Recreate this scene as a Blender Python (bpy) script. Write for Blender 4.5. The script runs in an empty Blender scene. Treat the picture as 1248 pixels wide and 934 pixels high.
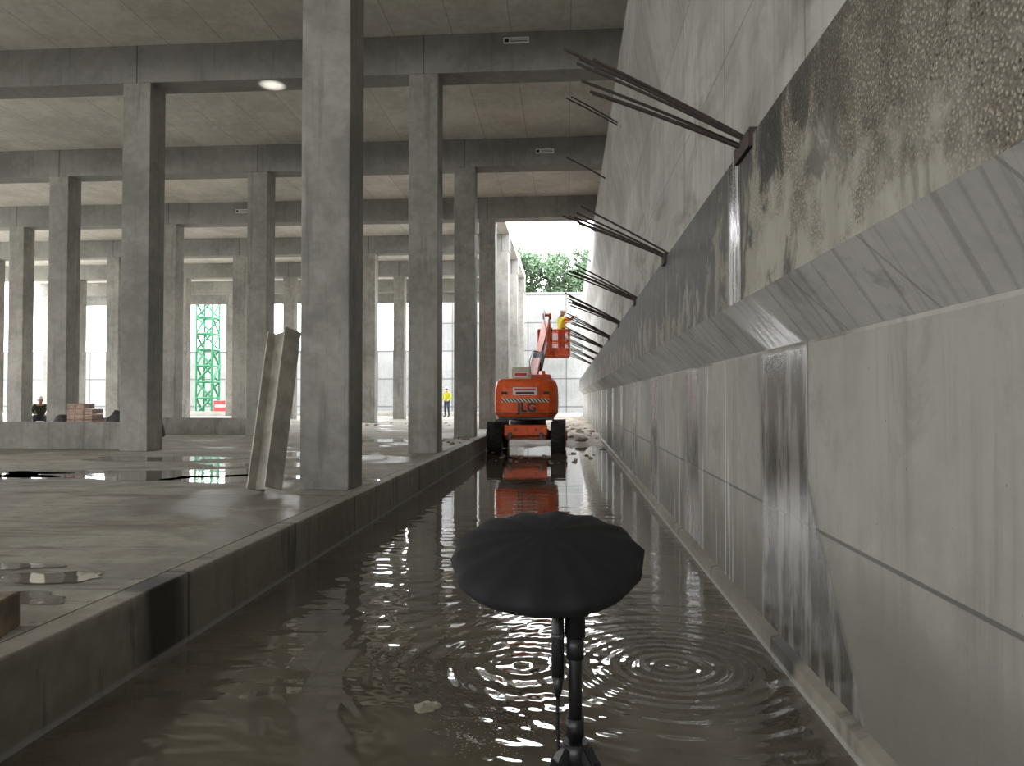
import bpy, bmesh, math, random
from mathutils import Vector, Matrix, noise as mnoise
random.seed(7)
S = bpy.context.scene
COL = S.collection

# ------------------------------------------------------------------ node helper
class G:
    def __init__(s, name):
        s.mat = bpy.data.materials.new(name); s.mat.use_nodes = True
        s.nt = s.mat.node_tree; s.nt.nodes.clear()
        s.out = s.nt.nodes.new('ShaderNodeOutputMaterial')
        s.b = s.nt.nodes.new('ShaderNodeBsdfPrincipled')
        s.nt.links.new(s.b.outputs[0], s.out.inputs[0])
    def put(s, sock, v):
        if v is None: return
        if hasattr(v, 'links') or isinstance(v, bpy.types.NodeSocket): s.nt.links.new(v, sock)
        else:
            if sock.type == 'RGBA' and len(v) == 3: v = (*v, 1)
            sock.default_value = v
    def set(s, k, v): s.put(s.b.inputs[k], v)
    def pos(s):
        return s.nt.nodes.new('ShaderNodeNewGeometry').outputs['Position']
    def obj(s): return s.nt.nodes.new('ShaderNodeTexCoord').outputs['Object']
    def sep(s, v):
        n = s.nt.nodes.new('ShaderNodeSeparateXYZ'); s.put(n.inputs[0], v); return n.outputs
    def comb(s, x, y, z):
        n = s.nt.nodes.new('ShaderNodeCombineXYZ')
        for i, a in enumerate((x, y, z)): s.put(n.inputs[i], a)
        return n.outputs[0]
    def m(s, op, a, b=None, c=None, clamp=False):
        n = s.nt.nodes.new('ShaderNodeMath'); n.operation = op; n.use_clamp = clamp
        s.put(n.inputs[0], a); s.put(n.inputs[1], b); s.put(n.inputs[2], c); return n.outputs[0]
    def vmul(s, v, t):
        n = s.nt.nodes.new('ShaderNodeVectorMath'); n.operation = 'MULTIPLY'
        s.put(n.inputs[0], v); n.inputs[1].default_value = t; return n.outputs[0]
    def noise(s, v, scale, detail=4, rough=.55, dist=0):
        n = s.nt.nodes.new('ShaderNodeTexNoise'); s.put(n.inputs['Vector'], v)
        n.inputs['Scale'].default_value = scale; n.inputs['Detail'].default_value = detail
        n.inputs['Roughness'].default_value = rough; n.inputs['Distortion'].default_value = dist
        return n.outputs['Fac']
    def voro(s, v, scale, feat='F1'):
        n = s.nt.nodes.new('ShaderNodeTexVoronoi'); n.feature = feat; s.put(n.inputs['Vector'], v)
        n.inputs['Scale'].default_value = scale; return n.outputs['Distance']
    def white(s, w):
        n = s.nt.nodes.new('ShaderNodeTexWhiteNoise'); n.noise_dimensions = '1D'
        s.put(n.inputs['W'], w); return n.outputs['Value']
    def mr(s, v, a, b, c=0., d=1., smooth=True):
        n = s.nt.nodes.new('ShaderNodeMapRange')
        if smooth: n.interpolation_type = 'SMOOTHSTEP'
        for i, x in enumerate((v, a, b, c, d)): s.put(n.inputs[i], x)
        return n.outputs[0]
    def mix(s, f, a, b, mode='MIX'):
        n = s.nt.nodes.new('ShaderNodeMix'); n.data_type = 'RGBA'; n.blend_type = mode
        s.put(n.inputs[0], f); s.put(n.inputs[6], a); s.put(n.inputs[7], b); return n.outputs[2]
    def bump(s, h, strength=.5, dist=.01):
        n = s.nt.nodes.new('ShaderNodeBump'); n.inputs['Strength'].default_value = strength
        n.inputs['Distance'].default_value = dist; s.put(n.inputs['Height'], h)
        s.nt.links.new(n.outputs[0], s.b.inputs['Normal'])
    def joint(s, v, spacing, off, w):
        d = s.m('PINGPONG', s.m('SUBTRACT', v, off), spacing / 2)
        return s.mr(d, w * .4, w, 1., 0.)

def plain(name, col, rough=.6, metal=0., nz=.25, scale=8):
    g = G(name); p = g.obj(); n = g.noise(p, scale, 5)
    dark = tuple(c * (1 - nz) for c in col); lite = tuple(min(1, c * (1 + nz)) for c in col)
    g.set('Base Color', g.mix(g.mr(n, .3, .7), dark, lite))
    g.set('Roughness', g.mr(n, .3, .7, rough * .85, min(1, rough * 1.1))); g.set('Metallic', metal)
    return g.mat

def concrete(name, c1, c2, joints=(), rough=.75, tint=.12, streak=.3, extra=None, bump=.35, pit=.5, jd=.75, spec=.25):
    g = G(name); P = g.pos(); x, y, z = g.sep(P)[0:3]
    ax = {'x': x, 'y': y, 'z': z}
    n1 = g.noise(P, .55, 6, .6, .4); n2 = g.noise(P, 5, 7, .65); n3 = g.noise(P, 60, 3)
    f = g.m('ADD', g.m('MULTIPLY', n1, .6), g.m('MULTIPLY', n2, .4))
    col = g.mix(g.mr(f, .36, .64), c1, c2)
    st = g.noise(g.vmul(P, (5, 5, .35)), 1.1, 5, .6)
    col = g.mix(g.m('MULTIPLY', g.mr(st, .52, .72), streak), col, tuple(c * .45 for c in c1))
    st2 = g.noise(g.vmul(P, (3.1, 4.3, .25)), 1.7, 4, .6)
    col = g.mix(g.m('MULTIPLY', g.mr(st2, .58, .75), streak * .7), col, tuple(min(1, c * 1.35) for c in c2))
    pits = g.mr(g.voro(P, 14), .035, .07, 1., 0.)
    pits = g.m('MULTIPLY', pits, g.mr(n2, .5, .6))
    col = g.mix(g.m('MULTIPLY', pits, pit), col, (.03, .03, .028))
    h = g.m('ADD', g.m('MULTIPLY', n2, .8), g.m('MULTIPLY', n3, .25))
    for (a, sp, off, w) in joints:
        cell = g.m('FLOOR', g.m('DIVIDE', g.m('SUBTRACT', ax[a], off), sp))
        wv = g.white(g.m('ADD', cell, 3.7))
        col = g.mix(g.m('MULTIPLY', wv, tint * 2.5), col, tuple(c * .55 for c in c1))
        j = g.joint(ax[a], sp, off, w)
        col = g.mix(g.m('MULTIPLY', j, jd), col, tuple(c * .25 for c in c1))
        h = g.m('SUBTRACT', h, g.m('MULTIPLY', j, 1.2 * jd))
    r = g.mr(n2, .3, .7, rough - .12, rough + .12)
    g.set('Specular IOR Level', spec)
    if extra:
        col, r, h = extra(g, P, x, y, z, col, r, h)
    g.set('Base Color', col); g.set('Roughness', r); g.bump(h, bump, .012)
    return g.mat

# ------------------------------------------------------------------ mesh helpers
def link(o, parent=None):
    COL.objects.link(o)
    if parent: o.parent = parent
    return o
def mesh_obj(name, verts, faces, mat, parent=None, smooth=False):
    me = bpy.data.meshes.new(name); me.from_pydata(verts, [], faces); me.update()
    if mat: me.materials.append(mat)
    if smooth:
        for p in me.polygons: p.use_smooth = True
    return link(bpy.data.objects.new(name, me), parent)
def bm_obj(name, bm, mats, parent=None, smooth=False):
    bmesh.ops.recalc_face_normals(bm, faces=bm.faces)
    me = bpy.data.meshes.new(name); bm.to_mesh(me); bm.free()
    if not isinstance(mats, (list, tuple)): mats = [mats]
    for m in mats: me.materials.append(m)
    if smooth:
        for p in me.polygons: p.use_smooth = True
    return link(bpy.data.objects.new(name, me), parent)
def add_box(bm, x0, x1, y0, y1, z0, z1, mi=0, M=None):
    v = [bm.verts.new(Vector(c)) for c in ((x0,y0,z0),(x1,y0,z0),(x1,y1,z0),(x0,y1,z0),(x0,y0,z1),(x1,y0,z1),(x1,y1,z1),(x0,y1,z1))]
    if M:
        for q in v: q.co = M @ q.co
    for f in ((0,3,2,1),(4,5,6,7),(0,1,5,4),(1,2,6,5),(2,3,7,6),(3,0,4,7)):
        bm.faces.new([v[i] for i in f]).material_index = mi
def box(name, x0, x1, y0, y1, z0, z1, mat, bevel=0, parent=None, seg=2, smooth=False):
    bm = bmesh.new(); add_box(bm, x0, x1, y0, y1, z0, z1)
    if bevel: bmesh.ops.bevel(bm, geom=bm.edges[:], offset=bevel, segments=seg, affect='EDGES', profile=.5)
    return bm_obj(name, bm, mat, parent, smooth)
def cyl(name, a, b, r, mat, parent=None, seg=20, r2=None, smooth=True):
    a, b = Vector(a), Vector(b); d = b - a
    bm = bmesh.new()
    bmesh.ops.create_cone(bm, cap_ends=True, segments=seg, radius1=r, radius2=r if r2 is None else r2, depth=d.length)
    M = Matrix.Translation((a + b) / 2) @ d.to_track_quat('Z', 'Y').to_matrix().to_4x4()
    bm.transform(M)
    o = bm_obj(name, bm, mat, parent)
    if smooth:
        for p in o.data.polygons: p.use_smooth = len(p.vertices) == 4
    return o
def beamlink(name, a, b, w, h, mat, parent=None, bevel=.01):
    a, b = Vector(a), Vector(b); d = b - a; L = d.length
    bm = bmesh.new(); add_box(bm, -w/2, w/2, -h/2, h/2, 0, L)
    bmesh.ops.bevel(bm, geom=bm.edges[:], offset=bevel, segments=2, affect='EDGES')
    bm.transform(Matrix.Translation(a) @ d.to_track_quat('Z', 'Y').to_matrix().to_4x4())
    return bm_obj(name, bm, mat, parent)
def curve(name, paths, r, mat, parent=None, res=3):
    cu = bpy.data.curves.new(name, 'CURVE'); cu.dimensions = '3D'; cu.bevel_depth = r; cu.bevel_resolution = res; cu.use_fill_caps = True
    for p in paths:
        sp = cu.splines.new('POLY'); sp.points.add(len(p) - 1)
        for i, c in enumerate(p): sp.points[i].co = (*c, 1)
    cu.materials.append(mat)
    return link(bpy.data.objects.new(name, cu), parent)
def empty(name, loc=(0,0,0), rz=0):
    e = bpy.data.objects.new(name, None); e.location = loc; e.rotation_euler = (0,0,rz); e.empty_display_size = .2
    return link(e)

# ------------------------------------------------------------------ constants
CH = 1.54          # camera height above water
FZ = .44           # hall slab level
XL, XR = -2.39, 1.27
ROWS = [8.7 + 6.1 * i for i in range(-3, 7)]
XC = [-2.9 - 6.1 * i for i in range(0, 6)]
BZ0, BZ1 = 8.18, 8.98

# ------------------------------------------------------------------ materials
M_col = concrete('column_concrete', (.20,.19,.172), (.35,.335,.305), streak=.45, rough=.7)
M_beam = concrete('beam_concrete', (.21,.205,.19), (.32,.31,.29), streak=.25, joints=[('x', 6.1, -2.9, .02)], tint=.05)
M_ceil = concrete('ceiling_planks', (.54,.515,.465), (.76,.73,.67), streak=.05, joints=[('x', 1.2, .1, .012)], tint=.06, pit=.05, jd=.5)

def floor_x(g, P, x, y, z, col, r, h):
    n = g.noise(P, .45, 6, .62, .6)
    band = g.mr(x, -8., -2.8, 0., .06)
    near = g.mr(y, 3.0, 6.5, .05, 0.)
    wet = g.mr(g.m('ADD', g.m('ADD', n, band), near), .53, .64)
    col = g.mix(g.m('MULTIPLY', wet, .65), col, (.08, .067, .05))
    s = g.noise(g.vmul(P, (.5, 3, 1)), 1.0, 6, .7, .8)
    col = g.mix(g.m('MULTIPLY', g.mr(s, .52, .66), .6), col, (.07, .058, .043))
    mud = g.noise(P, 1.3, 5, .6)
    col = g.mix(g.m('MULTIPLY', g.mr(mud, .45, .7), .4), col, (.24, .20, .145))
    spk = g.noise(P, 9, 5, .7)
    col = g.mix(g.m('MULTIPLY', g.mr(spk, .58, .70), .5), col, (.06, .05, .04))
    r = g.mix(wet, r, (.38,.38,.38))
    return col, r, h
M_floor = concrete('floor_slab_concrete', (.33,.305,.26), (.50,.47,.41), streak=0, extra=floor_x, bump=.4, rough=.82)

def curb_x(g, P, x, y, z, col, r, h):
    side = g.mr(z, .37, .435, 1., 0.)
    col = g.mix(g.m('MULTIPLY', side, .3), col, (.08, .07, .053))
    n = g.noise(g.vmul(P, (1, 2.2, .5)), 1.2, 5, .6)
    w = g.m('MULTIPLY', g.mr(n, .53, .62), .6)
    ny = g.m('ADD', y, g.m('MULTIPLY', g.m('SUBTRACT', n, .5), .5))
    w0 = g.m('MULTIPLY', g.mr(ny, 3.95, 4.15), g.mr(ny, 4.4, 4.65, 1., 0.))
    w = g.m('MAXIMUM', w, w0)
    col = g.mix(w, col, (.035, .031, .026))
    line = g.mr(z, .02, .045, 1., 0.)
    col = g.mix(g.m('MULTIPLY', line, .5), col, (.45, .44, .42))
    r = g.mix(w, r, (.35,.35,.35))
    return col, r, h
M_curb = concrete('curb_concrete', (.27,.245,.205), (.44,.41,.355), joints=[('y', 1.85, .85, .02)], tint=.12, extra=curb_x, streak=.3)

def wall_x(g, P, x, y, z, col, r, h):
    n = g.noise(P, 1.1, 5, .6)
    low = g.m('ADD', g.m('MULTIPLY', n, .9), g.m('MULTIPLY', z, -1.0))
    damp = g.m('MULTIPLY', g.mr(low, -.45, .10), .75)
    col = g.mix(damp, col, (.12, .11, .092))
    blot = g.noise(g.vmul(P, (1, 1, .7)), 2.3, 6, .7, .8)
    col = g.mix(g.m('MULTIPLY', g.mr(blot, .52, .68), .35), col, (.14, .132, .115))
    n2 = g.noise(g.vmul(P, (1, 3.2, .6)), 1.5, 5, .65)
    yy = g.m('ADD', y, g.m('MULTIPLY', g.m('SUBTRACT', n, .5), .25))
    yl = g.mr(z, 1.2, 0., 4.0, 3.3)
    w1 = g.m('MULTIPLY', g.mr(g.m('SUBTRACT', yy, yl), -.04, .06), g.mr(yy, 4.85, 5.0, 1., 0.))
    w1 = g.m('MULTIPLY', w1, g.mr(z, 1.85, 1.8))
    d = g.m('PINGPONG', g.m('SUBTRACT', y, 4.4), 1.6)
    w2 = g.m('MULTIPLY', g.mr(g.m('ADD', d, g.m('MULTIPLY', n2, .6)), 1.05, .55), g.mr(y, 4.5, 5.))
    w2 = g.m('MULTIPLY', w2, g.mr(z, 1.9, 1.8))
    wet = g.m('MAXIMUM', w1, g.m('MULTIPLY', w2, .85))
    wc = g.mix(g.mr(n2, .42, .58), (.05, .046, .04), (.19, .18, .165))
    col = g.mix(g.m('MULTIPLY', wet, .9), col, wc)
    lime = g.m('MULTIPLY', g.mr(g.noise(g.vmul(P, (1, 9, .4)), 1.2, 4), .6, .7), g.mr(y, 4.8, 6.))
    col = g.mix(g.m('MULTIPLY', lime, .5), col, (.62, .61, .58))
    r = g.mix(wet, r, (.16,.16,.16))
    h = g.m('ADD', h, g.m('MULTIPLY', wet, g.m('MULTIPLY', n2, 1.5)))
    return col, r, h
M_wall = concrete('retaining_wall_concrete', (.265,.255,.228), (.41,.395,.36), joints=[('y', 2.0, 4.0, .014), ('z', 5., .87, .012)], tint=.12, extra=wall_x, streak=.4, pit=.9)
def upw_x(g, P, x, y, z, col, r, h):
    n = g.noise(g.vmul(P, (1, .6, 1.6)), 1.0, 6, .65, .6)
    gr = g.m('MULTIPLY', g.mr(n, .46, .64), g.mr(z, 5.5, 3.0, .2, .8))
    col = g.mix(gr, col, (.13, .115, .09))
    return col, r, h
M_upwall = concrete('upper_wall_concrete', (.29,.28,.255), (.45,.435,.40), joints=[('y', 2.0, 4.0, .016), ('z', 1.35, 2.9, .010)], tint=.08, streak=.45, jd=.55, extra=upw_x)

def ledge_x(g, P, x, y, z, col, r, h):
    vz = g.sep(g.nt.nodes.new('ShaderNodeNewGeometry').outputs['Normal'])
    face = g.mr(g.m('ABSOLUTE', vz[0]), .80, .95)
    agg = g.voro(P, 70); agg2 = g.voro(P, 38)
    n = g.noise(P, 1.6, 5, .6)
    region = g.m('MULTIPLY', g.mr(y, 4.3, 3.6), face)
    region = g.m('MULTIPLY', region, g.mr(g.m('ADD', n, g.m('MULTIPLY', z, .30)), 1.12, 1.26))
    a = g.mix(g.mr(agg, .15, .5), (.38, .34, .275), (.15, .132, .106))
    a = g.mix(g.m('MULTIPLY', g.mr(agg2, .14, .24, 1., 0.), g.mr(g.noise(P, 9, 3), .44, .52)), a, (.03, .028, .023))
    col = g.mix(g.m('MULTIPLY', region, .9), col, a)
    h = g.m('ADD', h, g.m('MULTIPLY', g.m('MULTIPLY', g.m('SUBTRACT', .5, agg), region), 2.5))
    n3 = g.noise(g.vmul(P, (1, 1.7, 1.0)), 2.2, 7, .72, .5)
    top = g.mr(z, 2.2, 2.95, 0., .14)
    far = g.mr(y, 3.9, 4.4, 0., .09)
    gr = g.mr(g.m('ADD', g.m('ADD', n3, top), far), .53, .66)
    gr = g.m('MULTIPLY', gr, g.mr(y, 2.3, 3.7, .45, 1.))
    gr = g.m('MULTIPLY', gr, face)
    col = g.mix(g.m('MULTIPLY', gr, .90), col, (.022, .020, .017))
    far2 = g.m('MULTIPLY', g.mr(y, 4.0, 4.3), face)
    col = g.mix(g.m('MULTIPLY', far2, .3), col, (.075, .07, .06))
    st = g.noise(g.vmul(P, (1, 16, .6)), 1.6, 4)
    wet_glint = g.m('MULTIPLY', g.m('MULTIPLY', g.mr(y, 4.25, 4.32), g.mr(y, 4.62, 4.5)), 1.)
    col = g.mix(g.m('MULTIPLY', wet_glint, g.mr(st, .50, .6)), col, (.45, .45, .44))  # glint of the wet streak painted into the colour as a pale tone
    r = g.mix(g.m('MULTIPLY', gr, .6), r, (.45,.45,.45)); r = g.mix(wet_glint, r, (.15,.15,.15))
    h = g.m('ADD', h, g.m('MULTIPLY', gr, g.m('MULTIPLY', n3, 1.5)))
    return col, r, h
M_ledge = concrete('corbel_concrete', (.25,.235,.195), (.39,.37,.32), joints=[('y', 3.3, 4.25, .03)], tint=.12, extra=ledge_x, streak=.3, bump=.6)
def soff_x(g, P, x, y, z, col, r, h):
    q = g.m('ADD', y, g.m('MULTIPLY', z, .9))
    st = g.noise(g.comb(0., q, 0.), 16, 2)
    col = g.mix(g.m('MULTIPLY', g.mr(st, .5, .65), .4), col, (.15, .14, .13))
    bl = g.noise(P, 2.5, 5, .7)
    col = g.mix(g.m('MULTIPLY', g.mr(bl, .52, .66), .4), col, (.12, .115, .10))
    h = g.m('ADD', h, g.m('MULTIPLY', st, .8))
    wet_glint = g.m('MULTIPLY', g.mr(y, 4.02, 4.12), g.mr(y, 4.85, 4.7))
    r = g.mix(wet_glint, r, (.10,.10,.10)); col = g.mix(g.m('MULTIPLY', wet_glint, .3), col, (.6, .6, .6))  # wet strip is glossier, its bright sheen also painted into the colour
    return col, r, h
M_soffit = concrete('corbel_soffit', (.32,.31,.29), (.48,.47,.44), joints=[('y', .825, 4.25, .010)], tint=.08, extra=soff_x, streak=.1, jd=.4)

M_mud = concrete('mud_ground', (.13,.10,.075), (.28,.235,.185), streak=0, bump=1)
M_ext = concrete('exterior_retaining_wall', (.17,.17,.165), (.25,.25,.24), joints=[('x', 3., 0., .06), ('z', 2.2, .9, .07)], tint=.12, streak=.3)
M_ground = concrete('exterior_ground', (.55,.53,.49), (.75,.73,.69), streak=0)

# water
g = G('flood_water'); P = g.pos(); x, y, z = g.sep(P)[0:3]
def ring(cx, cy, lam, amp, fall, warp=.03):
    nn = g.noise(P, 3.0, 2)
    dx = g.m('SUBTRACT', x, cx); dy = g.m('SUBTRACT', y, cy)
    rr = g.m('SQRT', g.m('ADD', g.m('MULTIPLY', dx, dx), g.m('MULTIPLY', dy, dy)))
    rw = g.m('ADD', rr, g.m('MULTIPLY', nn, warp))
    w = g.m('SINE', g.m('MULTIPLY', rw, 2 * math.pi / lam))
    e = g.m('MULTIPLY', g.m('POWER', 2.718, g.m('MULTIPLY', rr, -1. / fall)), amp)
    return g.m('MULTIPLY', w, e)
H = ring(.60, 4.35, .085, .0036, .60)
H = g.m('ADD', H, ring(-.25, 4.3, .17, .0058, .6, .12))
H = g.m('ADD', H, ring(.62, 4.3, .19, .0026, 1.5, .12))
wv = g.noise(g.vmul(P, (.9, 3.2, 1)), 1.3, 2, .4, .3)
calm = g.mr(y, 5., 14., 1., .12)
H = g.m('ADD', H, g.m('MULTIPLY', g.m('MULTIPLY', wv, .016), calm))
rain = g.noise(P, 30, 2); rm = g.m('MULTIPLY', g.mr(g.noise(P, .9, 3), .52, .7), g.mr(y, 6, 3))
H = g.m('ADD', H, g.m('MULTIPLY', g.m('MULTIPLY', rain, rm), .0013))
bp = g.nt.nodes.new('ShaderNodeBump'); bp.inputs['Strength'].default_value = 1; bp.inputs['Distance'].default_value = 1
g.put(bp.inputs['Height'], H); g.nt.links.new(bp.outputs[0], g.b.inputs['Normal'])
c = g.mix(g.mr(g.noise(P, .8, 4), .35, .65), (.075,.062,.045), (.14,.117,.086))
dx = g.m('SUBTRACT', x, -.35); dy = g.m('SUBTRACT', y, 3.45)
rr = g.m('SQRT', g.m('ADD', g.m('MULTIPLY', dx, dx), g.m('MULTIPLY', dy, dy)))
foam = g.m('MULTIPLY', g.mr(g.m('ADD', rr, g.m('MULTIPLY', g.noise(P, 5, 4), .5)), .60, .42), g.mr(g.voro(P, 55), .24, .10))
c = g.mix(g.m('MULTIPLY', foam, .7), c, (.7, .67, .6))
g.set('Base Color', c); g.set('Roughness', g.m('MULTIPLY_ADD', foam, .3, .018)); g.set('IOR', 1.7); g.set('Specular IOR Level', .65)
M_water = g.mat
g = G('puddle_water'); P = g.pos()
g.set('Base Color', (.12,.105,.085)); g.set('Roughness', .03); g.set('Specular IOR Level', .8)
g.bump(g.noise(P, 4, 2), .15, .01); M_puddle = g.mat

M_orange = plain('orange_paint', (.85,.12,.015), .4, nz=.12)
M_dorange = plain('weathered_orange', (.60,.09,.025), .5, nz=.2)
M_black = plain('black_plastic', (.015,.015,.016), .5)
M_tire = plain('tire_rubber', (.025,.024,.023), .85)
M_metal = plain('dark_steel', (.08,.08,.085), .45, .6)
M_cream = plain('cream_panel', (.60,.58,.45), .5, nz=.08)
M_whitep = plain('white_label', (.8,.8,.78), .5, nz=.04)
M_red = plain('red_sign', (.65,.03,.03), .5, nz=.1)
M_green = plain('green_paint', (.015,.16,.07), .5, nz=.15)
M_rebar = plain('rusty_rebar', (.045,.032,.027), .8, .2, nz=.4, scale=30)
M_cloth = plain('black_fabric', (.005,.005,.006), .95)
M_tripod = plain('tripod_black', (.010,.010,.011), .45)
M_wood = plain('timber', (.20,.155,.11), .85, nz=.35)
M_brick = plain('brick', (.50,.36,.29), .85, nz=.25)
M_stone = plain('rubble_stone', (.26,.22,.17), .9, nz=.3)
M_wstone = plain('wet_stone', (.30,.26,.19), .5, nz=.3)
M_hbeam = plain('primed_steel', (.30,.275,.235), .65, 0, nz=.3, scale=4)
M_hivis = plain('hivis_vest', (.75,.75,.05), .7, nz=.1)
M_hivisO = plain('hivis_orange', (.9,.22,.03), .7, nz=.1)
M_navy = plain('work_trousers', (.05,.06,.09), .85)
M_dark = plain('dark_jacket', (.05,.055,.04), .85)
M_skin = plain('skin', (.50,.30,.21), .55, nz=.08)
M_helmet = plain('helmet_white', (.85,.85,.8), .35, nz=.03)
M_boot = plain('boot_leather', (.06,.04,.025), .7)
M_bag = plain('dark_bag', (.06,.06,.065), .7)
M_leaf = plain('foliage', (.07,.12,.06), .7, nz=.5, scale=1.5)
M_bark = plain('bark', (.12,.09,.06), .9)
g = G('hazard_stripes'); x, y, z = g.sep(g.obj())[0:3]
s = g.m('PINGPONG', g.m('ADD', x, z), .05)
g.set('Base Color', g.mix(g.mr(s, .022, .028), (.03,.03,.03), (.75,.7,.55))); M_haz = g.mat

# ------------------------------------------------------------------ architecture
box('floor', -42, XL - .16, -13, 56, -.6, FZ, M_floor)
box('curb', XL - .16, XL, -13, 56, -.6, FZ, M_curb, bevel=.012)
mesh_obj('flood_water_surface', [(XL,-13,0),(XR-.05,-13,0),(XR-.05,25.5,0),(XL,25.5,0)], [(0,1,2,3)], M_water)
box('floor_channel_bed', XL, XR, -13, 56, -.9, -.07, M_mud)
box('ground', -140, 140, -120, 160, -1.4, -.92, M_ground)
nx, ny = 26, 150; V = []; F = []
for j in range(ny):
    for i in range(nx):
        X = XL + (XR - XL) * i / (nx - 1); Y = 22.6 + 33.3 * j / (ny - 1)
        t = min(1, max(0, (Y - 23.) / 4.))
        zz = -.08 + .22 * t + .13 * mnoise.fractal(Vector((X * 1.3, Y * .9, 0)), .8, 2, 4)
        V.append((X, Y, zz))
for j in range(ny - 1):
    for i in range(nx - 1):
        a = j * nx + i; F.append((a, a + 1, a + nx + 1, a + nx))
mesh_obj('floor_mud', V, F, M_mud, smooth=True)

def extr(name, pts, y0, y1, mat, mats_per=None):
    n = len(pts); V = [(p[0], y0, p[1]) for p in pts] + [(p[0], y1, p[1]) for p in pts]
    F = [tuple(range(n))[::-1], tuple(range(n, 2 * n))]
    for i in range(n): F.append((i, (i + 1) % n, n + (i + 1) % n, n + i))
    bm = bmesh.new(); vs = [bm.verts.new(v) for v in V]
    fs = [bm.faces.new([vs[i] for i in f]) for f in F]
    mats = [mat]
    if mats_per:
        mats = mats_per[0]
        for k, mi in mats_per[1].items(): fs[2 + k].material_index = mi
    return bm_obj(name, bm, mats)
Y0, Y1 = -13, 56
extr('wall_right', [(XR, -.9), (XR, 1.83), (2.0, 1.83), (2.0, -.9)], Y0, Y1, M_wall)
extr('trim_corbel', [(XR+.02, 1.83), (.99, 2.10), (.99, 2.95), (XR+.02, 2.97)], Y0, Y1, M_ledge, ([M_ledge, M_soffit], {0: 1}))
extr('wall_right_upper', [(XR, 1.83), (XR, 9.0), (2.0, 9.0), (2.0, 1.83)], Y0, 27.6, M_upwall)
extr('wall_right_upper_open', [(XR, 1.83), (XR, 8.18), (2.0, 8.18), (2.0, 1.83)], 27.6, Y1, M_upwall)
extr('trim_upper_corbel', [(XR+.02, 5.64), (1.03, 6.75), (1.03, 8.18), (XR+.02, 8.18)], Y0, Y1, M_upwall)
extr('baseboard_right', [(XR, -.5), (XR, .13), (XR - .05, .11), (XR - .055, -.5)], Y0, 40, M_curb)
box('wall_far', -10, 2.0, 58, 58.8, -1, 9.9, M_ext)
box('wall_far_low', -80, -10, 58, 58.8, -1, 5.4, M_ext)
box('back_light_block', -34, 2.0, -13.3, -13, -1, 5.6, M_upwall)  # unseen wall added behind the camera, height set to limit back light
box('floor_exterior', -80, 2.0, 56, 58, -1, FZ, M_ground)
box('floor_exterior_left', -110, -42, -14, 58, -1, FZ, M_ground)

for r, yr in enumerate(ROWS):
    for k, xc in enumerate(XC):
        if yr < 5 and k == 0: continue
        box('concrete_column', xc - .3, xc + .3, yr, yr + .6, FZ, BZ0, M_col, bevel=.015)
    xe = 1.03 + .22 if yr < 28 else -2.55
    box('ceiling_beam', -34, xe, yr, yr + .6, BZ0, BZ1, M_beam, bevel=.01)
box('ceiling', -34, 1.26, -13, 27.6, BZ1, 9.3, M_ceil)
box('ceiling_far', -34, -2.55, 27.6, 45.9, BZ1, 9.3, M_ceil)
box('trim_facade_lintel', -34, -2.55, 45.9, 46.2, 7.6, 9.3, M_beam)
box('trim_facade_sill', -34, -2.55, 45.6, 45.9, FZ, .72, M_ground)
box('wall_low_upstand', -34, -9.25, 15.4, 15.75, FZ, 1.02, M_col, bevel=.01)
box('wall_low_upstand.001', -15.35, -9.25, 21.9, 22.25, FZ, .95, M_col, bevel=.01)

def label(x, y, z, w=.52, h=.13):
    e = empty('beam_label_plate', (x, y, z))
    box('plate', -w/2, w/2, -.012, 0, -h/2, h/2, M_whitep, parent=e)
    box('print_block', -w/2+.02, -w/2+.11, -.015, -.0125, -h/2+.025, h/2-.025, M_black, parent=e)
    for q in (-.02, .02): box('print_line', -w/2+.14, w/2-.03, -.015, -.0125, q-.009, q+.009, M_black, parent=e)
label(-1.0, 14.8, 8.18 + .62); label(-.6, 20.9, 8.18 + .4); label(-12.2, 27.0, 8.18 + .45)

# ------------------------------------------------------------------ rebar
def rebar(y, n, L=1.08, x0=1.0, z0=2.9, up=.50, spread=.16, r=.0095, zs=.17):
    paths = []
    for i in range(n):
        a = random.uniform(-.5, .5); b = (i + .5) / n - .5
        s = Vector((x0 + .12, y + a * .10, z0 + b * .05)); l = L * random.uniform(.88, 1.08)
        pts = []
        for k in range(7):
            t = k / 6
            pts.append(s + Vector((-l * t, a * spread * t, up * l * t * (1.03 - .08 * t) + b * zs * t)))
        paths.append(pts)
    curve('rebar_bundle', paths, r, M_rebar)
for i in range(9):
    rebar(4.2 + 3.25 * i, (7, 6, 5, 6, 5, 5, 4, 4, 4)[i], r=.0085 + .0012 * min(i, 4))
for yy in (14.8, 19.3, 25.5, 31): rebar(yy, 2, L=1.1, x0=1.05, z0=6.95 + (.25 if yy > 16 else 0), up=.62, spread=.06, r=.014, zs=.05)
for i in range(5):
    yb = 4.2 + 3.25 * i
    e = empty('rebar_anchor_bracket', (1.0, yb, 2.95))
    box('angle_leg', -.035, .02, -.22 if i == 0 else -.1, .12, -.07, .02, M_rebar, .004, e)
    box('angle_flange', -.03, .12, -.22 if i == 0 else -.1, .12, .02, .035, M_rebar, .003, e)

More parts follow.
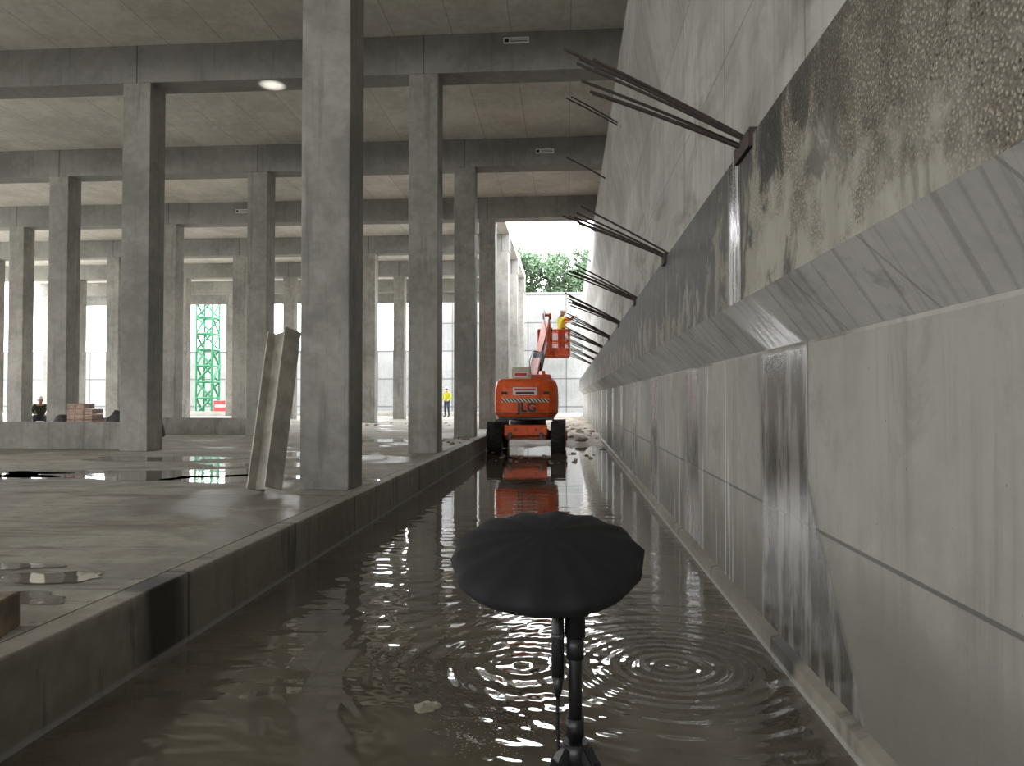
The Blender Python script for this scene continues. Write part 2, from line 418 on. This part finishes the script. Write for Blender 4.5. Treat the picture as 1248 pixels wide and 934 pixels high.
# ------------------------------------------------------------------ leaning steel H section
def ibeam(name, L, w, h, t, mat):
    bm = bmesh.new()
    add_box(bm, -w/2, w/2, -h/2, -h/2 + t, 0, L); add_box(bm, -w/2, w/2, h/2 - t, h/2, 0, L)
    add_box(bm, -t/2, t/2, -h/2 + t, h/2 - t, 0, L)
    return bm_obj(name, bm, mat)
o = ibeam('leaning_steel_i_beam', 1.95, .24, .34, .022, M_hbeam)
o.rotation_euler = (math.radians(-8), math.radians(14), math.radians(58)); o.location = (-3.49, 8.35, FZ + .05)

o = box('timber_block', -.22, .16, -.12, .14, 0, .17, M_wood, .01); o.location = (-2.76, 3.25, FZ); o.rotation_euler = (0, 0, .25)

def puddle(cx, cy, rx, ry, seed):
    rnd = random.Random(seed); n = 48; V = [(cx, cy, FZ + .004)]
    ph = [rnd.uniform(0, 6.28) for _ in range(5)]
    for i in range(n):
        a = 2 * math.pi * i / n
        k = 1 + sum(.16 / (j + 1) ** .4 * math.sin((j + 2) * a + ph[j]) for j in range(5))
        V.append((cx + rx * k * math.cos(a), cy + ry * k * math.sin(a), FZ + .004))
    mesh_obj('puddle', V, [(0, i + 1, (i + 1) % n + 1) for i in range(n)], M_puddle)
puddle(-6.3, 10.3, 1.8, .8, 1); puddle(-4.6, 9.9, .9, .5, 2); puddle(-2.95, 9.95, .33, .35, 3); puddle(-8.3, 10.2, 1.2, .4, 5)
puddle(-3.15, 4.35, .35, .13, 6); puddle(-3.9, 4.6, .5, .12, 8); puddle(-5.0, 14.2, 1.0, .6, 9); puddle(-4.8, 19, 1.2, .7, 10)
puddle(-3.1, 3.9, .38, .12, 12); puddle(-4.9, 12.0, 1.0, .4, 14); puddle(-7.4, 13.0, 1.4, .5, 15)

def stones(name, n, x0, x1, y0, y1, z, s0, s1, mat, seed=1):
    rnd = random.Random(seed); bm = bmesh.new()
    for _ in range(n):
        s = rnd.uniform(s0, s1); b2 = bmesh.new()
        bmesh.ops.create_icosphere(b2, subdivisions=2, radius=s)
        off = Vector((rnd.random() * 50, 0, 0))
        for v in b2.verts:
            v.co *= 1 + .45 * mnoise.noise(v.co / s * 1.2 + off); v.co.z *= .6
        b2.transform(Matrix.Translation((rnd.uniform(x0, x1), rnd.uniform(y0, y1), z + s * .2)) @ Matrix.Rotation(rnd.random() * 6, 4, 'Z'))
        me = bpy.data.meshes.new('t'); b2.to_mesh(me); b2.free(); bm.from_mesh(me); bpy.data.meshes.remove(me)
    return bm_obj(name, bm, mat)
stones('rubble_pile', 110, -2.2, 1.1, 25, 40, .14, .04, .16, M_stone, 3)
stones('rubble_in_water', 26, -2.1, 1.1, 17.5, 21.0, -.02, .03, .08, M_stone, 13)
stones('rubble_scatter', 22, -3.4, -2.6, 16.5, 20.5, FZ, .02, .07, M_stone, 4)
stones('submerged_stone', 3, -.75, -.66, 3.66, 3.7, -.03, .05, .065, M_wstone, 5)
stones('rubble_scatter_hall', 20, -8.4, -3.4, 28, 32.8, FZ, .03, .1, M_stone, 9)

# brick stack & bags behind upstand
e = empty('brick_stack', (-12.85, 18.2, FZ))
for lz in range(7):
    for lx in range(3):
        for ly in range(2):
            if lz == 6 and lx == 2: continue
            box('brick', lx*.23, lx*.23+.215, ly*.24, ly*.24+.22, lz*.14, lz*.14+.13, M_brick, .008, e)
for k, (bx, by, sc) in enumerate(((-11.65, 18.5, .95), (-10.95, 18.9, .8), (-13.5, 18.9, .8))):
    bm = bmesh.new(); bmesh.ops.create_uvsphere(bm, u_segments=20, v_segments=12, radius=.5 * sc)
    for v in bm.verts:
        v.co = Vector((v.co.x * .8, v.co.y * .6, v.co.z * (1.3 if v.co.z > 0 else .35))) * (1 + .15 * mnoise.noise(v.co * 4 + Vector((k*9,0,0)))); v.co.z += .17
    o = bm_obj('cement_bag', bm, M_bag, smooth=True); o.location = (bx, by, FZ)

# ------------------------------------------------------------------ green tower mast
def mast(x, y, z0, z1, w):
    paths = []; h = w / 2; c = [(x-h,y-h),(x+h,y-h),(x+h,y+h),(x-h,y+h)]
    for a in c: paths.append([(a[0], a[1], z0), (a[0], a[1], z1)])
    zz = z0; st = 1.15; k = 0
    while zz < z1 - .01:
        for i in range(4):
            a, b = c[i], c[(i+1) % 4]
            paths.append([(a[0],a[1],zz),(b[0],b[1],zz)])
            if k % 2: a, b = b, a
            paths.append([(a[0],a[1],zz),(b[0],b[1],min(z1, zz+st))])
        zz += st; k += 1
    curve('tower_crane_mast', paths, .075, M_green)
mast(-25.75, 51.5, FZ, 16, 1.15)
e = empty('site_sign_board', (-24.3, 50.5, FZ))
box('panel', -.5, .5, -.02, .02, .2, .95, M_red, parent=e); box('leg_1', -.45, -.4, -.02, .02, 0, .2, M_metal, parent=e); box('leg_2', .4, .45, -.02, .02, 0, .2, M_metal, parent=e)
box('text_band', -.4, .4, -.03, -.021, .5, .66, M_whitep, parent=e)

# ------------------------------------------------------------------ trees beyond
def tree(x, y, z0, h, r, seed):
    rnd = random.Random(seed); bm = bmesh.new()
    bmesh.ops.create_cone(bm, cap_ends=True, segments=10, radius1=.3, radius2=.12, depth=h * .75, matrix=Matrix.Translation((0, 0, h * .375)))
    for f in bm.faces: f.material_index = 1
    cl = [(Vector((rnd.uniform(-1, 1) * r, rnd.uniform(-1, 1) * r, h * rnd.uniform(.3, .95))), rnd.uniform(.25, .5) * r) for _ in range(22)]
    for c, cr in cl:
        for _ in range(230):
            d = Vector((rnd.gauss(0, 1), rnd.gauss(0, 1), rnd.gauss(0, 1))).normalized() * cr * rnd.uniform(.5, 1.05)
            p = c + d; s = rnd.uniform(.12, .26)
            u = Vector((rnd.gauss(0,1), rnd.gauss(0,1), rnd.gauss(0,1))).normalized(); w = u.orthogonal().normalized()
            f = bm.faces.new([bm.verts.new(p + q) for q in (u*s, w*s*.5, -u*s, -w*s*.5)]); f.material_index = 0
    o = bm_obj('tree', bm, [M_leaf, M_bark]); o.location = (x, y, z0)
box('ground_upper_bank', -12, 30, 59, 120, -1, 8.6, M_mud)
for i, (tx, ty, th, tr) in enumerate(((-6.0, 66, 5.2, 2.2), (-3.2, 68, 5.8, 2.4), (.3, 67, 6.0, 2.5), (3.5, 70, 5.6, 2.4), (-9.0, 69, 4.6, 2.2))):
    tree(tx, ty, 8.6, th, tr, i + 20)

# ------------------------------------------------------------------ boom lift
L = empty('boom_lift', (-1.17, 21.4, -.06))
def wheel(x, y, s):
    cyl('tire', (x - .21, y, .46), (x + .21, y, .46), .44, M_tire, L, 32)
    cyl('rim', (x + s * .18, y, .46), (x + s * .235, y, .46), .24, M_orange, L, 24)
    cyl('hub', (x + s * .2, y, .46), (x + s * .27, y, .46), .09, M_metal, L, 16)
    bm = bmesh.new()
    for i in range(20):
        a = 2 * math.pi * i / 20
        for sd in (-1, 1):
            Mx = Matrix.Translation((x, y, .46)) @ Matrix.Rotation(a + (.08 if sd > 0 else 0), 4, 'X') @ Matrix.Translation((sd * .11, 0, .445)) @ Matrix.Rotation(sd * .45, 4, 'Z')
            add_box(bm, -.11, .11, -.025, .025, -.02, .02, 0, Mx)
    bm_obj('tread_lugs', bm, M_tire, L)
for wy in (.35, 2.8):
    for s in (-1, 1): wheel(s * .93, wy, s)
    cyl('axle', (-.75, wy, .48), (.75, wy, .48), .09, M_metal, L)
    box('axle_beam', -.6, .6, wy - .12, wy + .12, .40, .62, M_dorange, .03, L)
box('chassis', -.5, .5, .1, 3.1, .5, .82, M_dorange, .04, L)
box('bumper', -.62, .62, -.02, .1, .52, .84, M_orange, .03, L)
for s in (-1, 1): box('tie_lug', s*.45-.05, s*.45+.05, -.1, 0, .42, .62, M_metal, .01, L)
for s in (-1, 1): cyl('lamp', (s*.3, -.05, .7), (s*.3, -.015, .7), .05, M_red, L, 16)
cyl('turntable', (0, 1.2, .82), (0, 1.2, 1.02), .55, M_metal, L, 32)
box('turntable_deck', -.8, .8, -.05, 2.3, .98, 1.10, M_metal, .02, L)
bm = bmesh.new()
outl = [(-.93, 1.3), (-.93, .15), (-.86, -.12), (-.68, -.27), (-.35, -.36), (0, -.38), (.35, -.36), (.68, -.27), (.86, -.12), (.93, .15), (.93, 1.3)]
lev = [(1.08, .90), (1.16, .985), (1.5, 1.0), (1.9, .985), (2.08, .94), (2.17, .84)]
rings = [[bm.verts.new((p[0] * s, .5 + (p[1] - .5) * s, z)) for p in outl] for z, s in lev]
for a, b in zip(rings, rings[1:]):
    for i in range(len(outl)):
        j = (i + 1) % len(outl); bm.faces.new((a[i], a[j], b[j], b[i]))
bm.faces.new(rings[0][::-1]); bm.faces.new(rings[-1])
bm_obj('counterweight_hood', bm, M_orange, L)
def hoodstrip(nm, xs0, xs1, z0, z1, mat, off=.012):
    pts = [p for p in outl if xs0 - .01 <= p[0] <= xs1 + .01 and p[1] < 1]
    if len(pts) < 2: return
    V = [(p[0], p[1] - off, z0) for p in pts] + [(p[0], p[1] - off, z1) for p in pts]
    n = len(pts); mesh_obj(nm, V, [(i, i+1, n+i+1, n+i) for i in range(n-1)], mat, L)
hoodstrip('hazard_strip', -.68, .68, 1.50, 1.60, M_haz); hoodstrip('dark_seam', -.93, .93, 1.17, 1.20, M_black)
hoodstrip('white_label', -.35, .35, 1.70, 1.92, M_whitep, .018)
box('label_text_1', -.30, .30, -.412, -.402, 1.83, 1.89, M_red, .0, L); box('label_text_2', -.26, .26, -.412, -.402, 1.73, 1.79, M_black, 0, L)
tc = bpy.data.curves.new('logo_lettering', 'FONT'); tc.body = 'JLG'; tc.size = .36; tc.align_x = 'CENTER'; tc.extrude = .005; tc.offset = .012; tc.materials.append(M_black)
to = link(bpy.data.objects.new('logo_lettering', tc), L); to.location = (.05, -.41, 1.23); to.rotation_euler = (math.pi/2, 0, 0)
for s in (-1, 1):
    for k in range(5): box('vent_slot', s*.93 - .01, s*.93 + .01, .3, .8, 1.3 + k*.1, 1.34 + k*.1, M_black, 0, L)
    box('rear_slot', s*.60-.09, s*.60+.09, -.33, -.30, 1.72, 1.80, M_black, 0, L)
box('exhaust_cover', -.42, .12, .05, .6, 2.15, 2.52, M_cream, .03, L)
box('hire_board', -.36, .06, .03, .05, 2.22, 2.38, M_whitep, 0, L); box('hire_text', -.32, .02, .02, .032, 2.26, 2.34, M_red, 0, L)
box('top_cowl', .15, .72, .2, 1.2, 2.14, 2.32, M_dorange, .05, L)
cyl('beacon', (.5, .4, 2.3), (.5, .4, 2.42), .05, M_orange, L, 16)
beamlink('lower_boom', (.05, 1.3, 1.75), (.18, 3.4, 2.85), .26, .28, M_dorange, L)
beamlink('boom_knuckle', (.18, 3.2, 2.65), (.24, 3.7, 3.05), .34, .34, M_metal, L)
beamlink('upper_boom', (.20, 3.5, 2.75), (.42, 5.7, 4.35), .22, .24, M_orange, L)
beamlink('telescoping_boom', (.40, 5.5, 4.20), (.47, 6.1, 4.66), .16, .18, M_whitep, L)
beamlink('fly_jib', (.47, 6.05, 4.68), (.56, 6.4, 3.55), .15, .16, M_dorange, L)
cyl('boom_cylinder', (.32, 3.6, 2.6), (.46, 5.0, 3.6), .05, M_metal, L)
cyl('jib_cylinder', (.36, 6.0, 4.5), (.50, 6.3, 3.8), .03, M_metal, L)
cyl('jib_pivot', (.30, 6.05, 4.66), (.62, 6.05, 4.66), .12, M_dorange, L)
curve('hydraulic_hoses', [[(.3, 3.5, 3.0), (.5, 4.2, 3.9), (.38, 5.2, 4.4), (.36, 6.0, 4.9), (.40, 6.3, 4.5), (.5, 6.5, 3.7)], [(.1, 1.5, 2.1), (-.02, 2.5, 2.8), (.05, 3.4, 3.2), (.22, 3.8, 3.2)]], .02, M_black, L)
bx, by, bz = .70, 6.95, 3.22; hw, hd = .58, .42; rh = .98
box('basket_floor', bx-hw, bx+hw, by-hd, by+hd, bz-.06, bz, M_dorange, .01, L)
paths = []
cs = [(bx-hw,by-hd),(bx+hw,by-hd),(bx+hw,by+hd),(bx-hw,by+hd)]
for zz in (.1, .55, rh): paths.append([(c[0], c[1], bz+zz) for c in cs + cs[:1]])
for c in cs: paths.append([(c[0], c[1], bz), (c[0], c[1], bz+rh)])
for t in (.33, .66):
    for yy in (by-hd, by+hd): paths.append([(bx-hw+2*hw*t, yy, bz), (bx-hw+2*hw*t, yy, bz+rh)])
curve('basket_rails', paths, .035, M_orange, L)
pm = []
for i in range(1, 22): pm.append([(bx-hw+2*hw*i/22, by-hd, bz), (bx-hw+2*hw*i/22, by-hd, bz+rh)])
for i in range(1, 14): pm.append([(bx-hw, by-hd, bz+.07*i), (bx+hw, by-hd, bz+.07*i)])
curve('basket_mesh', pm, .012, M_orange, L)
box('basket_toe_board', bx-hw, bx+hw, by-hd-.03, by-hd-.015, bz, bz+.3, M_orange, 0, L)
box('control_box', bx-.45, bx-.05, by-hd-.05, by-hd+.15, bz+.8, bz+1.06, M_black, .02, L)
beamlink('basket_mount', (.56, 6.4, 3.3), (.56, 6.4, 4.1), .18, .14, M_dorange, L)
beamlink('basket_bracket', (.56, 6.35, 3.4), (.68, 6.6, 3.25), .16, .12, M_dorange, L)

# ------------------------------------------------------------------ people
def skinmesh(name, verts, edges, radii, roots, sub=2):
    me = bpy.data.meshes.new(name); me.from_pydata(verts, edges, []); o = bpy.data.objects.new(name, me); COL.objects.link(o)
    m = o.modifiers.new('sk', 'SKIN'); m.use_smooth_shade = True
    sv = me.skin_vertices[0].data
    for i, r in enumerate(radii): sv[i].radius = (r, r) if not isinstance(r, tuple) else r; sv[i].use_root = i in roots
    s = o.modifiers.new('ss', 'SUBSURF'); s.levels = sub; s.render_levels = sub
    dg = bpy.context.evaluated_depsgraph_get(); dg.update()
    me2 = bpy.data.meshes.new_from_object(o.evaluated_get(dg)); bpy.data.objects.remove(o)
    for p in me2.polygons: p.use_smooth = True
    return me2
def worker(name, loc, rz, J, top=M_hivis, legs=M_navy, sleeve=M_hivisO):
    root = empty(name, loc, rz)
    order = ['pelvis', 'belly', 'chest', 'neck', 'head0', 'shL', 'elL', 'wrL', 'shR', 'elR', 'wrR', 'hipL', 'knL', 'anL', 'toL', 'hipR', 'knR', 'anR', 'toR']
    rad = [.15, .145, .165, .065, .06, .085, .058, .038, .085, .058, .038, .105, .07, .05, .045, .105, .07, .05, .045]
    idx = {k: i for i, k in enumerate(order)}
    E = [('pelvis','belly'),('belly','chest'),('chest','neck'),('neck','head0'),('chest','shL'),('shL','elL'),('elL','wrL'),('chest','shR'),('shR','elR'),('elR','wrR'),
         ('pelvis','hipL'),('hipL','knL'),('knL','anL'),('anL','toL'),('pelvis','hipR'),('hipR','knR'),('knR','anR'),('anR','toR')]
    J['head0'] = tuple(Vector(J['neck']).lerp(Vector(J['head']), .5))
    me = skinmesh('b', [J[k] for k in order], [(idx[a], idx[b]) for a, b in E], rad, {0})
    kinds = {'neck': 3, 'head0': 3, 'elL': 2, 'wrL': 2, 'elR': 2, 'wrR': 2, 'hipL': 1, 'knL': 1, 'anL': 1, 'hipR': 1, 'knR': 1, 'anR': 1, 'toL': 4, 'toR': 4}
    for m in (top, legs, sleeve, M_skin, M_boot): me.materials.append(m)
    for p in me.polygons:
        c = p.center; best = (9, 0)
        for a, b in E:
            A, B = Vector(J[a]), Vector(J[b]); t = max(0, min(1, (c - A).dot(B - A) / (B - A).length_squared)); d = (A + (B - A) * t - c).length
            if d < best[0]:
                k = kinds.get(b, 0)
                if b == 'neck': k = 0 if t < .75 else 3
                if b in ('hipL', 'hipR'): k = 1
                best = (d, k)
        p.material_index = best[1]
    link(bpy.data.objects.new('body', me), root)
    hc = Vector(J['head'])
    bm = bmesh.new(); bmesh.ops.create_uvsphere(bm, u_segments=24, v_segments=16, radius=1)
    for v in bm.verts:
        k = 1 - .22 * max(0, -v.co.z)
        v.co = Vector((v.co.x * .078 * k, v.co.y * .098 * k, v.co.z * .118))
    bm.transform(Matrix.Translation(hc)); bm_obj('head', bm, M_skin, root, True)
    cyl('nose', hc + Vector((0, -.092, .01)), hc + Vector((0, -.115, -.025)), .008, M_skin, root, 10, .015)
    for s in (-1, 1):
        bm = bmesh.new(); bmesh.ops.create_uvsphere(bm, u_segments=10, v_segments=8, radius=.011, matrix=Matrix.Translation(hc + Vector((s*.03, -.088, .015)))); bm_obj('eye', bm, M_black, root, True)
        bm = bmesh.new(); bmesh.ops.create_uvsphere(bm, u_segments=10, v_segments=8, radius=.022, matrix=Matrix.Translation(hc + Vector((s*.078, 0, 0)))); bm_obj('ear', bm, M_skin, root, True)
    box('mouth', hc.x-.022, hc.x+.022, hc.y-.09, hc.y-.078, hc.z-.055, hc.z-.047, M_red, .003, root)
    bm = bmesh.new(); bmesh.ops.create_uvsphere(bm, u_segments=24, v_segments=14, radius=1)
    bmesh.ops.delete(bm, geom=[v for v in bm.verts if v.co.z < -.05], context='VERTS')
    for v in bm.verts: v.co = Vector((v.co.x * .105, v.co.y * .125, v.co.z * .11)) + hc + Vector((0, 0, .04))
    bm_obj('hard_hat', bm, M_helmet, root, True)
    cyl('hat_brim', hc + Vector((0, -.02, .035)), hc + Vector((0, -.02, .045)), .135, M_helmet, root, 24)
    for s, el, wr in ((-1, 'elL', 'wrL'), (1, 'elR', 'wrR')):
        w = Vector(J[wr]); d = (w - Vector(J[el])).normalized()
        side = Vector((1, 0, 0)) - d * d.x; side.normalize(); nn = d.cross(side)
        V = [w, w + d * .06]; Ed = [(0, 1)]; R = [.028, (.036)]
        for f, (o2, ln) in enumerate(((-.032, .068), (-.011, .078), (.011, .074), (.032, .058))):
            b = len(V); base = w + d * .09 + side * o2
            V += [base, base + d * ln * .55 + nn * .008, base + d * ln * .9 + nn * .035]; Ed += [(1, b), (b, b+1), (b+1, b+2)]; R += [.010, .009, .008]
        b = len(V); V += [w + d * .045 - side * s * .045, w + d * .085 - side * s * .06 + nn * .02]; Ed += [(1, b), (b, b+1)]; R += [.012, .009]
        mh = skinmesh('h', [tuple(v) for v in V], Ed, R, {0}, 1); mh.materials.append(M_skin)
        link(bpy.data.objects.new('hand', mh), root)
    return root
stand = dict(pelvis=(0,0,.96), belly=(0,0,1.12), chest=(0,-.01,1.32), neck=(0,-.01,1.50), head=(0,-.03,1.66),
    shL=(-.2,0,1.42), elL=(-.27,.0,1.14), wrL=(-.24,-.18,.98), shR=(.2,0,1.42), elR=(.27,.0,1.14), wrR=(.24,-.2,1.0),
    hipL=(-.1,0,.9), knL=(-.12,-.03,.5), anL=(-.13,.02,.09), toL=(-.15,-.14,.045), hipR=(.1,0,.9), knR=(.12,-.02,.5), anR=(.13,.03,.09), toR=(.15,-.13,.045))
reach = dict(stand); reach.update(elL=(-.30,-.2,1.38), wrL=(-.25,-.42,1.5), elR=(.28,-.18,1.3), wrR=(.22,-.42,1.35), chest=(0,-.03,1.32), head=(0,-.06,1.67))
crouch = dict(pelvis=(0,.1,.38), belly=(0,.02,.53), chest=(0,-.1,.72), neck=(0,-.16,.90), head=(0,-.22,1.04),
    shL=(-.2,-.1,.82), elL=(-.26,-.3,.62), wrL=(-.2,-.5,.55), shR=(.2,-.1,.82), elR=(.26,-.3,.62), wrR=(.18,-.5,.52),
    hipL=(-.11,.08,.36), knL=(-.2,-.3,.48), anL=(-.17,-.06,.09), toL=(-.19,-.24,.045), hipR=(.11,.08,.36), knR=(.2,-.3,.48), anR=(.17,-.06,.09), toR=(.19,-.24,.045))
worker('worker_in_basket', (-.18, 28.38, 3.17), math.radians(120), dict(reach), top=M_hivis, sleeve=M_hivisO)
worker('standing_worker', (-6.9, 42.5, FZ), math.radians(-30), dict(stand), top=M_hivis, sleeve=M_hivis)
worker('crouching_worker', (-19.4, 26, FZ), math.radians(40), dict(crouch), top=M_dark, sleeve=M_dark)

# ------------------------------------------------------------------ foreground covered dome on tripod
T = empty('covered_disc_on_tripod', (.018, 1.60, 0))
N = 14; bm = bmesh.new()
prof = [(.0, .050), (.2, .048), (.4, .043), (.6, .034), (.78, .023), (.92, .011), (1.0, -.004), (.985, -.020), (.93, -.033), (.8, -.044), (.4, -.052), (0, -.054)]
rings = []
NS = N * 4
for q, (s, z) in enumerate(prof):
    if s == 0: rings.append([bm.verts.new((0, 0, z))]); continue
    rg = []
    for i in range(NS):
        a = 2 * math.pi * (i / NS) + .12
        seg = 2 * math.pi / N; aa = ((a - .12) % seg) - seg / 2
        k = (math.cos(seg / 2) / math.cos(aa)) ** 1.25
        k *= 1 + .010 * math.sin(5 * a + 1) + .006 * math.sin(3 * a)
        rr = .210 * s * k
        rg.append(bm.verts.new((rr * math.cos(a), rr * math.sin(a), z + .0025 * s * math.cos(N * (a - .12)) + .003 * s * s * math.sin(3 * a))))
    rings.append(rg)
for a, b in zip(rings, rings[1:]):
    n = NS
    for i in range(n):
        j = (i + 1) % n
        if len(a) == 1: bm.faces.new((a[0], b[i], b[j]))
        elif len(b) == 1: bm.faces.new((a[i], b[0], a[j]))
        else: bm.faces.new((a[i], b[i], b[j], a[j]))
o = bm_obj('fabric_cover', bm, M_cloth, T, True); o.location = (-.060, 0, 1.205); o.rotation_euler = (math.radians(17), 0, 0)
cyl('swivel_bracket', (0, 0, 1.03), (0, .02, 1.17), .022, M_tripod, T); box('clamp', -.04, .03, -.03, .03, 1.08, 1.16, M_tripod, .006, T)
cyl('upper_column', (0, 0, .80), (0, 0, 1.10), .0145, M_tripod, T); cyl('column_collar', (0, 0, .985), (0, 0, 1.03), .019, M_tripod, T); cyl('column_collar_low', (0,0,.82), (0,0,.86), .019, M_tripod, T)
cyl('connector_body', (-.037, -.01, .95), (-.037, -.01, 1.11), .0135, M_tripod, T); cyl('connector_ring', (-.037, -.01, 1.03), (-.037, -.01, 1.04), .0145, M_metal, T)
cyl('connector_tip', (-.037, -.01, .905), (-.037, -.01, .95), .006, M_tripod, T, r2=.0135)
curve('cable', [[(-.037,-.01,.92), (-.038,-.01,.85), (-.035,-.01,.75), (-.04,-.01,.6), (-.03,0,.4), (-.1,0,.05)]], .004, M_tripod, T)
cyl('tripod_hub', (0,0,.755), (0,0,.81), .028, M_tripod, T)
for k in range(3):
    a = math.radians(90 + 120 * k); d = Vector((math.cos(a), math.sin(a), 0))
    beamlink('leg_clamp', d * .02 + Vector((0,0,.80)), d * .060 + Vector((0,0,.735)), .03, .025, M_tripod, T, .004)
    cyl('leg_upper', d * .045 + Vector((0,0,.775)), d * .26 + Vector((0,0,.3)), .013, M_tripod, T)
    cyl('leg_lower', d * .26 + Vector((0,0,.3)), d * .42 + Vector((0,0,-.05)), .010, M_tripod, T)

# added spot without fixture, stands in for sun glint reflected onto beam underside
ld = bpy.data.lights.new('added_glint_spot', 'SPOT'); ld.energy = 9000; ld.spot_size = math.radians(4.5); ld.spot_blend = 1.; ld.shadow_soft_size = .03; ld.color = (1, .97, .9)
lo = link(bpy.data.objects.new('added_glint_spot', ld)); lo.location = (-6.2, 13.5, .6)
lo.rotation_euler = (Vector((-6.2, 15.12, 8.18)) - lo.location).to_track_quat('-Z', 'Y').to_euler()

# ------------------------------------------------------------------ world, camera
w = bpy.data.worlds.new('World'); S.world = w; w.use_nodes = True
nt = w.node_tree; nt.nodes.clear()
out = nt.nodes.new('ShaderNodeOutputWorld'); bg = nt.nodes.new('ShaderNodeBackground')
tcn = nt.nodes.new('ShaderNodeTexCoord'); sp = nt.nodes.new('ShaderNodeSeparateXYZ'); cr = nt.nodes.new('ShaderNodeValToRGB')
cr.color_ramp.elements[0].position = .0; cr.color_ramp.elements[0].color = (1.0, .98, .955, 1)
cr.color_ramp.elements[1].position = .8; cr.color_ramp.elements[1].color = (.88, .94, 1.0, 1)
nt.links.new(tcn.outputs['Generated'], sp.inputs[0]); nt.links.new(sp.outputs[2], cr.inputs[0]); nt.links.new(cr.outputs[0], bg.inputs[0])
bg.inputs[1].default_value = 11.5; nt.links.new(bg.outputs[0], out.inputs[0])

cam = bpy.data.cameras.new('camera'); co = link(bpy.data.objects.new('camera', cam))
cam.lens = 26; cam.sensor_width = 36; cam.clip_end = 500; cam.clip_start = .05
co.location = (0, 0, CH); co.rotation_euler = (math.radians(91.21), 0, math.radians(4.2))
S.camera = co
S.view_settings.view_transform = 'Standard'; S.view_settings.look = 'None'; S.view_settings.exposure = 0
